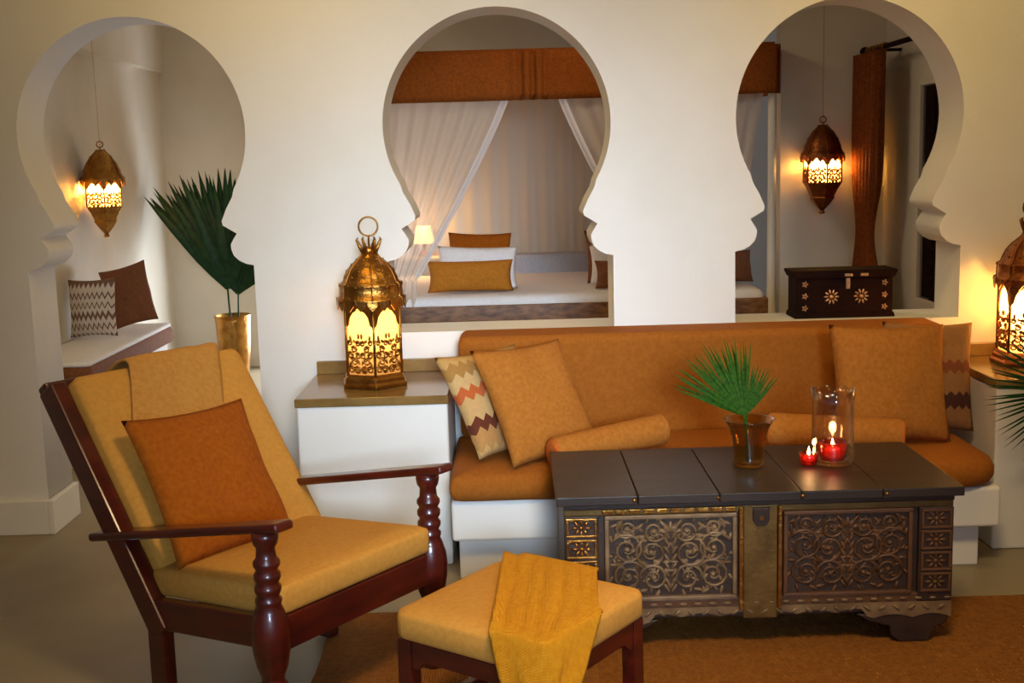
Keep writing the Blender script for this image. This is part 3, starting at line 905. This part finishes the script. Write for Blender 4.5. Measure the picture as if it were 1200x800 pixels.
# ------------------------------------------------------------------ lanterns
def lantern(name, loc, prof_base, body, prof_dome, R0, label, metal, power, rot=0.0, crown=True, ring=True, foot=True, hang=None, fret=True):
    """six-sided pierced lantern. body=(z0,z1); profiles are lists of (radius, z)"""
    o = empty(name, loc); o.rotation_euler = (0, 0, rot)
    n = 6; ph = PI / 2
    z0, z1 = body; hh = z1 - z0
    MB().lathe(prof_base, n, None, True, ph).build('base', metal, o, bevel=0.002)
    if foot:
        for k in range(6):
            a = ph + 2 * PI * k / 6
            MB().blob((prof_base[0][0] * 0.86 * math.cos(a), prof_base[0][0] * 0.86 * math.sin(a), 0.008), 0.012, 0.012, 0.010).build('foot', metal, o, smooth=True)
    apo = R0 * math.cos(PI / 6)
    for k in range(n):
        a = ph + 2 * PI * k / n
        MB().tube([(R0 * math.cos(a), R0 * math.sin(a), z0 - 0.004), (R0 * math.cos(a), R0 * math.sin(a), z1 + 0.004)], R0 * 0.05, 6).build('mullion', metal, o, smooth=True)
        am = a + PI / n
        mt = Matrix.Translation((apo * math.cos(am), apo * math.sin(am), 0)) @ Matrix.Rotation(am + PI / 2, 4, 'Z')
        hw = R0 * 0.5 * 0.93
        pn = MB().box(-hw, hw, 0.004, 0.006, z0, z1, mt).build('pane', PANE, o)
        # spandrels leaving a pointed arch
        m = MB()
        for s in (-1, 1):
            poly = [(s * hw, z1), (0, z1), (0, z1 - hh * 0.05), (s * hw * 0.25, z1 - hh * 0.11), (s * hw * 0.45, z1 - hh * 0.13), (s * hw * 0.7, z1 - hh * 0.20), (s * hw * 0.82, z1 - hh * 0.30), (s * hw, z1 - hh * 0.34)]
            m.prism(poly, -0.004, 0.001, mt)
        m.build('arch_fret', metal, pn)
        if fret:
            m = MB()
            zc = z0
            for s in (-1, 1):
                for (fx, fz, rr_) in ((0.28, 0.07, 0.30), (0.75, 0.08, 0.28), (0.5, 0.19, 0.30), (0.2, 0.27, 0.24), (0.78, 0.28, 0.26), (0.5, 0.36, 0.26), (0.18, 0.44, 0.2), (0.8, 0.45, 0.2)):
                    pts = []
                    for q in range(12):
                        t = q / 11; r_ = hw * rr_ * (1 - 0.7 * t); aa = 0.6 + t * 2.9 * PI
                        pts.append((s * (hw * fx + r_ * math.cos(aa)), -0.002, zc + hh * fz + r_ * math.sin(aa)))
                    m.tube([tuple(mt @ Vector(p)) for p in pts], hw * 0.07, 4)
                for (fx, fz, l_, an) in ((0.15, 0.18, 0.2, 70), (0.8, 0.16, 0.2, 110), (0.75, 0.52, 0.2, 80), (0.12, 0.54, 0.22, 90), (0.45, 0.47, 0.15, 50), (0.3, 0.05, 0.2, 10)):
                    c = mt @ Vector((s * hw * fx, -0.002, zc + hh * fz))
                    mm = MB().blob((0, 0, 0), hw * l_, 0.004, hw * 0.10, R(an) if s > 0 else PI - R(an))
                    m.add([tuple(mt @ (Vector(v) + Vector((s * hw * fx, -0.002, zc + hh * fz)))) for v in mm.v], mm.f)
            m.build('filigree', metal, pn, smooth=True)
    dm = MB().lathe(prof_dome, 6 * 4, None, True, ph)
    # facets swell between the ribs
    dm.v = [(x * (1 + 0.03 * abs(math.sin(3 * (math.atan2(y, x) - ph)))), y * (1 + 0.03 * abs(math.sin(3 * (math.atan2(y, x) - ph)))), z) for x, y, z in dm.v]
    dome = dm.build('dome', metal, o, smooth=True)
    # pierced bosses and ribs over the dome
    m = MB()
    for k in range(n):
        a = ph + 2 * PI * k / n
        m.tube([(r_ * 1.03 * math.cos(a), r_ * 1.03 * math.sin(a), z) for r_, z in prof_dome], R0 * 0.028, 5)
    m.build('rib', metal, dome, smooth=True)
    m = MB()
    for i, (r_, z) in enumerate(prof_dome[1:-2]):
        q = 12
        for k in range(q):
            a = ph + 2 * PI * (k + 0.5 * (i % 2)) / q
            mm = MB().blob((0, 0, 0), R0 * 0.045, 0.003, R0 * 0.04)
            mt = Matrix.Translation((r_ * 1.03 * math.cos(a), r_ * 1.03 * math.sin(a), z)) @ Matrix.Rotation(a + PI / 2, 4, 'Z')
            m.add(mm.v, mm.f, mt)
    c = m.build('bosses', metal, dome, smooth=True); c['kind'] = 'stuff'
    zr, rr_ = prof_dome[0][1], prof_dome[0][0]
    # scalloped skirt below the dome
    m = MB()
    for k in range(18):
        a = ph + 2 * PI * k / 18
        mm = MB().prism([(-R0 * 0.17, 0.008), (R0 * 0.17, 0.008), (R0 * 0.15, -0.01), (0, -0.03), (-R0 * 0.15, -0.01)], -0.002, 0.002)
        m.add(mm.v, mm.f, Matrix.Translation((rr_ * math.cos(a), rr_ * math.sin(a), zr)) @ Matrix.Rotation(a + PI / 2, 4, 'Z'))
    m.build('skirt', metal, dome)
    zt = prof_dome[-1][1]
    if crown:
        m = MB()
        for k in range(6):
            a = 2 * PI * k / 6
            m.tube([(0.02 * math.cos(a), 0.02 * math.sin(a), zt - 0.01), (0.034 * math.cos(a), 0.034 * math.sin(a), zt + 0.02), (0.046 * math.cos(a), 0.046 * math.sin(a), zt + 0.046), (0.040 * math.cos(a), 0.040 * math.sin(a), zt + 0.055)], [0.009, 0.008, 0.005, 0.002], 5)
        m.lathe([(0.024, zt - 0.01), (0.03, zt + 0.008), (0.018, zt + 0.02)], 12)
        m.build('crown', metal, o, smooth=True)
    if ring:
        rz_ = zt + (0.095 if crown else 0.03); rd = 0.036 if crown else 0.018
        MB().tube([(rd * math.cos(t), 0, rz_ + rd * math.sin(t)) for t in [2 * PI * q / 20 for q in range(20)]], 0.004, 6, True).build('ring', metal, o, smooth=True)
        MB().tube([(0, 0, zt - 0.005), (0, 0, rz_ - rd + 0.004)], 0.004, 6).build('ring_stem', metal, o)
    cd = MB().lathe([(0.02, z0 - 0.002), (0.02, z0 + hh * 0.32)], 14).build('candle', WAX, o)
    MB().lathe([(0.004, z0 + hh * 0.32), (0.014, z0 + hh * 0.4), (0.017, z0 + hh * 0.48), (0.010, z0 + hh * 0.6), (0.002, z0 + hh * 0.68)], 12).build('flame', BULB, cd, smooth=True)
    point('lantern_light', (loc[0], loc[1], loc[2] + z0 + hh * 0.72), power, (1.0, 0.60, 0.18), 0.022)
    if hang:
        MB().tube([(0, 0, zt), (0, 0, hang - loc[2])], 0.0012, 4).build('chain', metal, o)
        MB().lathe([(0.03, hang - loc[2] - 0.02), (0.03, hang - loc[2])], 14).build('ceiling_rose', metal, o)
    return tag(o, label, 'lantern')


TB = [(0.138, 0.0), (0.140, 0.012), (0.130, 0.02), (0.130, 0.034), (0.121, 0.042), (0.118, 0.05)]
TD = [(0.130, 0.325), (0.128, 0.338), (0.119, 0.344), (0.117, 0.384), (0.120, 0.390), (0.106, 0.398), (0.098, 0.42), (0.088, 0.442), (0.071, 0.464), (0.050, 0.483), (0.034, 0.498), (0.028, 0.512)]
lantern('table_lantern', (-0.535, 4.56, 0.6505), TB, (0.05, 0.325), TD, 0.118, 'large brass pierced table lantern glowing on the brown table top', BRASS, 2.6, R(8))
lantern('table_lantern', (2.02, 4.62, 0.6505), TB, (0.05, 0.325), TD, 0.112, 'dark copper table lantern lit beside the brown striped pillow', COPPER, 26.0, R(0))
HB = [(0.012, -0.185), (0.02, -0.178), (0.012, -0.165), (0.045, -0.13), (0.075, -0.09), (0.070, -0.085), (0.095, -0.035), (0.112, -0.01), (0.116, 0.0)]
HD = [(0.126, 0.145), (0.122, 0.165), (0.108, 0.18), (0.102, 0.21), (0.085, 0.25), (0.06, 0.29), (0.036, 0.315), (0.024, 0.33)]
lantern('hanging_lantern', (-2.395, 7.14, 1.285), HB, (0.0, 0.15), HD, 0.112, 'gold hanging lantern glowing above the bench with the patterned pillow', BRASS, 80.0, R(20), False, True, False, 2.6)
lantern('hanging_lantern', (1.845, 7.06, 1.31), HB, (0.0, 0.15), HD, 0.112, 'copper hanging lantern glowing above the small dark box', COPPER, 42.0, R(0), False, True, False, 2.6)

# ------------------------------------------------------------------ right-hand floor vase with palm
vessel('floor_vase', (2.02, 4.12, 0.0), [(0.07, 0), (0.085, 0.01), (0.1, 0.15), (0.095, 0.3), (0.07, 0.42), (0.08, 0.48)], BRONZE, 'bronze floor vase beside the sofa end', 'vase')
fan_leaf((2.02, 4.12, 0.03), (1.95, 4.1, 0.64), (0.15, -1, 0.25), (-1.0, 0, 0.08), 0.31, -70, 62, 34, LEAFD, 'dark green fan palm leaf at the sofa end by the copper lantern', 0.011, seed=8)

# ------------------------------------------------------------------ things in the left doorway
vessel('floor_vase', (-1.95, 8.3, 0.0), [(0.075, 0), (0.09, 0.008), (0.10, 0.12), (0.115, 0.3), (0.12, 0.42), (0.125, 0.47)], BRASS, 'tall golden floor vase on the bedroom floor seen in the doorway', 'vase')
fan_leaf((-1.95, 8.3, 0.02), (-1.96, 8.25, 0.66), (0.25, -1, 0.1), (-0.22, 0, 1), 0.82, -26, 40, 46, LEAFD, 'broad dark fan palm leaf standing in the golden floor vase', 0.072, seed=11, stem_r=0.008, cup=0.06)
fan_leaf((-1.93, 8.3, 0.02), (-1.90, 8.3, 0.62), (-0.1, -1, 0.15), (-0.1, 0, 1), 0.80, -34, 60, 44, LEAFD, 'second dark fan palm leaf standing behind in the golden vase', 0.072, seed=12, stem_r=0.008, cup=0.1)

bn_ = tag(empty('built_in_bench', (-2.317, 6.65, 0)), 'white built-in bench with brown edged mattress under the gold hanging lantern', 'bench')
MB().box(-0.2, 0.17, -0.75, 0.72, 0.0, 0.42).build('base', PLASTER, bn_, bevel=0.01)
ms = slab(rounded_rect(-0.2, 0.21, -0.76, 0.74, 0.02, 4), 0.42, 0.53, 0.004).build('mattress', BROWNP, bn_, smooth=True)
slab(rounded_rect(-0.19, 0.20, -0.75, 0.73, 0.02, 4), 0.522, 0.546, 0.003).build('cover_sheet', WHITEF, ms, smooth=True)
pillow('throw_pillow', 0.28, 0.33, 0.12, (-2.365, 6.72, 0.728), (8, -2, -6), ZIG, 'white and brown patterned pillow on the bench under the gold lantern', 7)
pillow('throw_pillow', 0.30, 0.36, 0.12, (-2.25, 7.0, 0.762), (8, -14, -8), BROWNP, 'plain brown pillow propped on the bench beside the patterned one', 8)

# ------------------------------------------------------------------ four-poster bed
BX0, BX1, BY0, BY1 = -0.88, 1.52, 7.0, 8.55
bed = tag(empty('canopy_bed', ((BX0 + BX1) / 2, (BY0 + BY1) / 2, 0)), 'canopy bed with brown valance and white sheer drapes', 'bed')
ox, oy = (BX0 + BX1) / 2, (BY0 + BY1) / 2
hx, hy = (BX1 - BX0) / 2, (BY1 - BY0) / 2
fr = MB().box(-hx, hx, -hy, -hy + 0.06, 0.55, 0.645).box(-hx, hx, hy - 0.06, hy, 0.55, 0.645).box(-hx, -hx + 0.06, -hy + 0.06, hy - 0.06, 0.55, 0.645).box(hx - 0.06, hx, -hy + 0.06, hy - 0.06, 0.55, 0.645)
fr.build('bed_rail', RAILW, bed, bevel=0.006)
MB().box(-hx + 0.1, hx - 0.1, -hy + 0.15, hy - 0.1, 0.0, 0.56).build('base', PLASTER2, bed)
slab(rounded_rect(-hx + 0.02, hx - 0.02, -hy + 0.01, hy - 0.02, 0.04, 4), 0.60, 0.695, 0.005).build('mattress', WHITEF, bed, smooth=True)
MB().box(-hx + 0.05, hx - 0.05, hy - 0.2, hy - 0.02, 0.6, 0.83).build('headboard', GREYF, bed, bevel=0.02, seg=3)
for sx in (-1, 1):
    for sy in (-1, 1):
        MB().lathe([(0.03, 0), (0.034, 0.3), (0.028, 0.6), (0.024, 1.3), (0.024, 2.1)], 12, Matrix.Translation((sx * (hx + 0.02), sy * (hy - 0.02), 0))).build('post', PLASTER2, bed, smooth=True)
MB().box(-hx - 0.03, hx + 0.03, -hy, hy, 2.095, 2.115).build('canopy_top', BROWNF, bed)


def valance(p0, p1, seedv):
    p0, p1 = Vector(p0), Vector(p1)
    d = p1 - p0; nr = Vector((d.y, -d.x, 0)).normalized()
    m = MB()

    def fn(a, b):
        p = p0 + d * a
        x = p.x
        g = math.exp(-((x + 0.18) / 0.1) ** 2) if abs(d.x) > abs(d.y) else 0
        w = 0.006 * math.sin(a * 60 + seedv) + 0.022 * g * math.sin(x * 90) * 2
        return tuple(p + nr * (w + 0.01) + Vector((0, 0, 1.825 + 0.275 * b)))
    m.grid(fn, 140, 6)
    return m


valance((-hx - 0.04, -hy - 0.02, 0), (hx + 0.04, -hy - 0.02, 0), 0).build('valance', BROWNF, bed, smooth=True, solid=0.006)
valance((-hx - 0.04, hy + 0.02, 0), (-hx - 0.04, -hy - 0.02, 0), 1).build('valance', BROWNF, bed, smooth=True, solid=0.006)
valance((hx + 0.04, -hy - 0.02, 0), (hx + 0.04, hy + 0.02, 0), 2).build('valance', BROWNF, bed, smooth=True, solid=0.006)


def sheer(t0, t1, b0, b1, zt, zb, y, folds, amp, bow=0.0, mat=SHEER, nv=30, axis='x'):
    """sheer panel: top edge t0..t1, gathered bottom edge b0..b1"""
    m = MB()

    def fn(a, b):
        e = b ** 1.15
        x = (t0 + (t1 - t0) * a) * (1 - e) + (b0 + (b1 - b0) * a) * e + bow * math.sin(PI * b) * (a)
        z = zt + (zb - zt) * b - 0.0
        w = amp * math.sin(a * folds * 2 * PI + 0.7 * math.sin(b * 3)) * (0.6 + 0.4 * b)
        return (x, y + w, z) if axis == 'x' else (y + w, x, z)
    m.grid(fn, int(folds * 9), nv)
    return m


def drape(*a, **k):
    o = sheer(*a, **k).build('sheer_drape', k.get('mat', SHEER), bed, smooth=True)
    return o


LX = lambda x: x - ox
drape(LX(-0.86), LX(0.03), LX(-0.84), LX(-0.55), 1.9, 0.80, -hy + 0.02, 9, 0.014)
drape(LX(-0.84), LX(-0.55), LX(-0.86), LX(-0.60), 0.80, 0.30, -hy + 0.02, 6, 0.02)
drape(LX(0.30), LX(0.95), LX(0.82), LX(0.97), 1.9, 0.85, -hy + 0.02, 6, 0.014)
drape(LX(0.82), LX(0.97), LX(0.80), LX(0.98), 0.85, 0.30, -hy + 0.02, 4, 0.02)
drape(LX(1.02), LX(1.50), LX(1.02), LX(1.28), 1.9, 0.72, -hy + 0.03, 6, 0.014)
drape(LX(-0.86), LX(1.50), LX(-0.86), LX(1.50), 2.05, 0.5, hy - 0.01, 18, 0.012)
drape(-hy, hy, hy - 0.4, hy, 1.95, 0.3, -hx + 0.02, 8, 0.014, axis='y')
# gathered hem bands down the inner edges
for (xa, xb, xc, xd) in ((0.0, 0.045, -0.565, -0.53), (0.28, 0.325, 0.81, 0.845)):
    drape(LX(xa), LX(xb), LX(xc), LX(xd), 1.9, 0.82, -hy - 0.006, 1, 0.008, mat=SHEERW)

# bedding
pillow('bed_pillow', 0.52, 0.19, 0.13, (-0.24, 7.18, 0.803), (6, 0, 0), weave('gold_bed_cloth', (176, 108, 28), (196, 126, 42), 110), 'gold rectangular bed pillow at the front of the pile under the brown one', 21, 'pillows piled on the bed')
pillow('bed_pillow', 0.50, 0.26, 0.12, (-0.20, 7.36, 0.84), (14, 2, 0), WHITEF, 'white bed pillow in the middle of the pile under the brown one', 22, 'pillows piled on the bed')
pillow('bed_pillow', 0.40, 0.34, 0.11, (-0.19, 7.54, 0.875), (16, 2, 0), GOLDP, 'brown gold bed pillow on top of the pile near the bedside lamp', 23, 'pillows piled on the bed')
pillow('bed_pillow', 0.46, 0.17, 0.13, (0.74, 7.18, 0.79), (6, 0, 0), BROWNP, 'brown bed pillow in the low front of the pile nearer the copper lantern', 24, 'pillows piled on the bed')
pillow('bed_pillow', 0.50, 0.25, 0.12, (0.74, 7.36, 0.835), (14, 0, 0), WHITEF, 'white bed pillow in the pile nearer the copper lantern', 25, 'pillows piled on the bed')
pillow('bed_pillow', 0.40, 0.34, 0.11, (0.68, 7.54, 0.875), (16, -2, 0), BROWNP, 'brown bed pillow on top of the pile nearer the copper lantern', 26, 'pillows piled on the bed')
pillow('bed_pillow', 0.30, 0.2, 0.15, (1.34, 7.3, 0.805), (15, 0, 10), BROWNP, 'dark brown bed pillow beside the white post next to the copper lantern', 27, 'pillows piled on the bed')
# lamp on the headboard ledge
lp = tag(empty('bedside_lamp', (-0.60, 8.45, 0.832)), 'small glowing lamp on the headboard ledge behind the sheer drape', 'lamp')
MB().lathe([(0.05, 0.0), (0.05, 0.01), (0.012, 0.03), (0.012, 0.07), (0.022, 0.085), (0.010, 0.10)], 16).build('stand', BRASS, lp, smooth=True)
MB().lathe([(0.075, 0.09), (0.052, 0.21)], 20, cap=False).build('shade', SHADE, lp, smooth=True)
point('bedside_light', (-0.60, 8.33, 1.10), 8.0, (1.0, 0.58, 0.24), 0.05)

# ------------------------------------------------------------------ small box on the sill
bx = tag(empty('small_chest', (1.383, 4.99, SILL + 0.001)), 'small dark wooden box with brass rosettes on the arch sill', 'box')
mb = MB()
mb.box(-0.20, 0.20, -0.075, 0.075, 0.012, 0.165)
mb.build('body', DARKPANE, bx, bevel=0.004)
MB().prism([(-0.208, 0.0), (0.208, 0.0), (0.203, 0.02), (-0.203, 0.02)], -0.082, 0.082).build('plinth', DARKPANE, bx, bevel=0.002)
ld = MB().prism([(-0.203, 0.165), (0.203, 0.165), (0.216, 0.188), (0.216, 0.198), (-0.216, 0.198), (-0.216, 0.188)], -0.085, 0.085).build('lid', DARKPANE, bx, bevel=0.003)
for x in (-0.055, 0.068):
    m = MB()
    for k in range(10):
        a = k * PI / 5
        m.blob((x + 0.022 * math.cos(a), -0.077, 0.088 + 0.022 * math.sin(a)), 0.010, 0.004, 0.005, a)
    m.blob((x, -0.078, 0.088), 0.01, 0.005, 0.01)
    m.build('rosette', SILVER, bx, smooth=True)
for x in (-0.165, 0.165):
    for z in (0.042, 0.092, 0.142):
        m = MB()
        for k in range(5):
            a = k * 2 * PI / 5
            m.blob((x + 0.008 * math.cos(a), -0.077, z + 0.008 * math.sin(a)), 0.006, 0.003, 0.004, a)
        m.build('stud', SILVER, bx, smooth=True)
for x in (0.012, 0.078):
    MB().box(x - 0.016, x + 0.016, -0.089, -0.084, 0.172, 0.184).build('hinge_plate', SILVER, ld, bevel=0.002)
MB().box(0.004, 0.02, -0.081, -0.075, 0.12, 0.166).build('hasp', SILVER, bx, bevel=0.001)

# ------------------------------------------------------------------ curtain by the shuttered window
cu_ = MB()


def curt_fn(a, b):
    z = 2.03 - 1.99 * b
    pinch = 1 - 0.42 * math.exp(-((z - 1.02) / 0.22) ** 2)
    y = 6.90 + (a - 0.5) * 0.42 * pinch
    x = 2.08 - 0.02 * (1 - pinch) + 0.034 * math.sin(a * 6 * 2 * PI + 0.4 * math.sin(z * 3)) * pinch - 0.02
    return (x, y, z)


cu_.grid(curt_fn, 72, 50)
tag(cu_.build('window_curtain', CURT, None, smooth=True, solid=0.005), 'long rust brown curtain hanging from the rod by the shuttered window', 'curtain')
rod = tag(empty('curtain_rod', (2.08, 6.42, 2.045)), 'dark curtain rod with round finial above the shuttered window', 'curtain rod')
MB().tube([(0, -0.62, 0), (0, 0.60, 0)], 0.014, 10).build('pole', DARKPANE, rod, smooth=True)
for s in (-1, 1):
    MB().lathe([(0.012, 0), (0.026, 0.012), (0.03, 0.03), (0.02, 0.05), (0.006, 0.06)], 14, Matrix.Translation((0, s * 0.60, 0)) @ Matrix.Rotation(R(-90 * s), 4, 'X')).build('finial', DARKPANE, rod, smooth=True)
    MB().box(-0.008, 0.168, s * 0.5 - 0.008, s * 0.5 + 0.008, -0.008, 0.008).build('bracket', DARKPANE, rod)
for k in range(8):
    y = 0.25 + k * 0.042
    MB().tube([(0.02 * math.cos(t), y, 0.02 * math.sin(t)) for t in [2 * PI * q / 12 for q in range(12)]], 0.003, 5, True).build('curtain_ring', BRASS, rod, smooth=True)
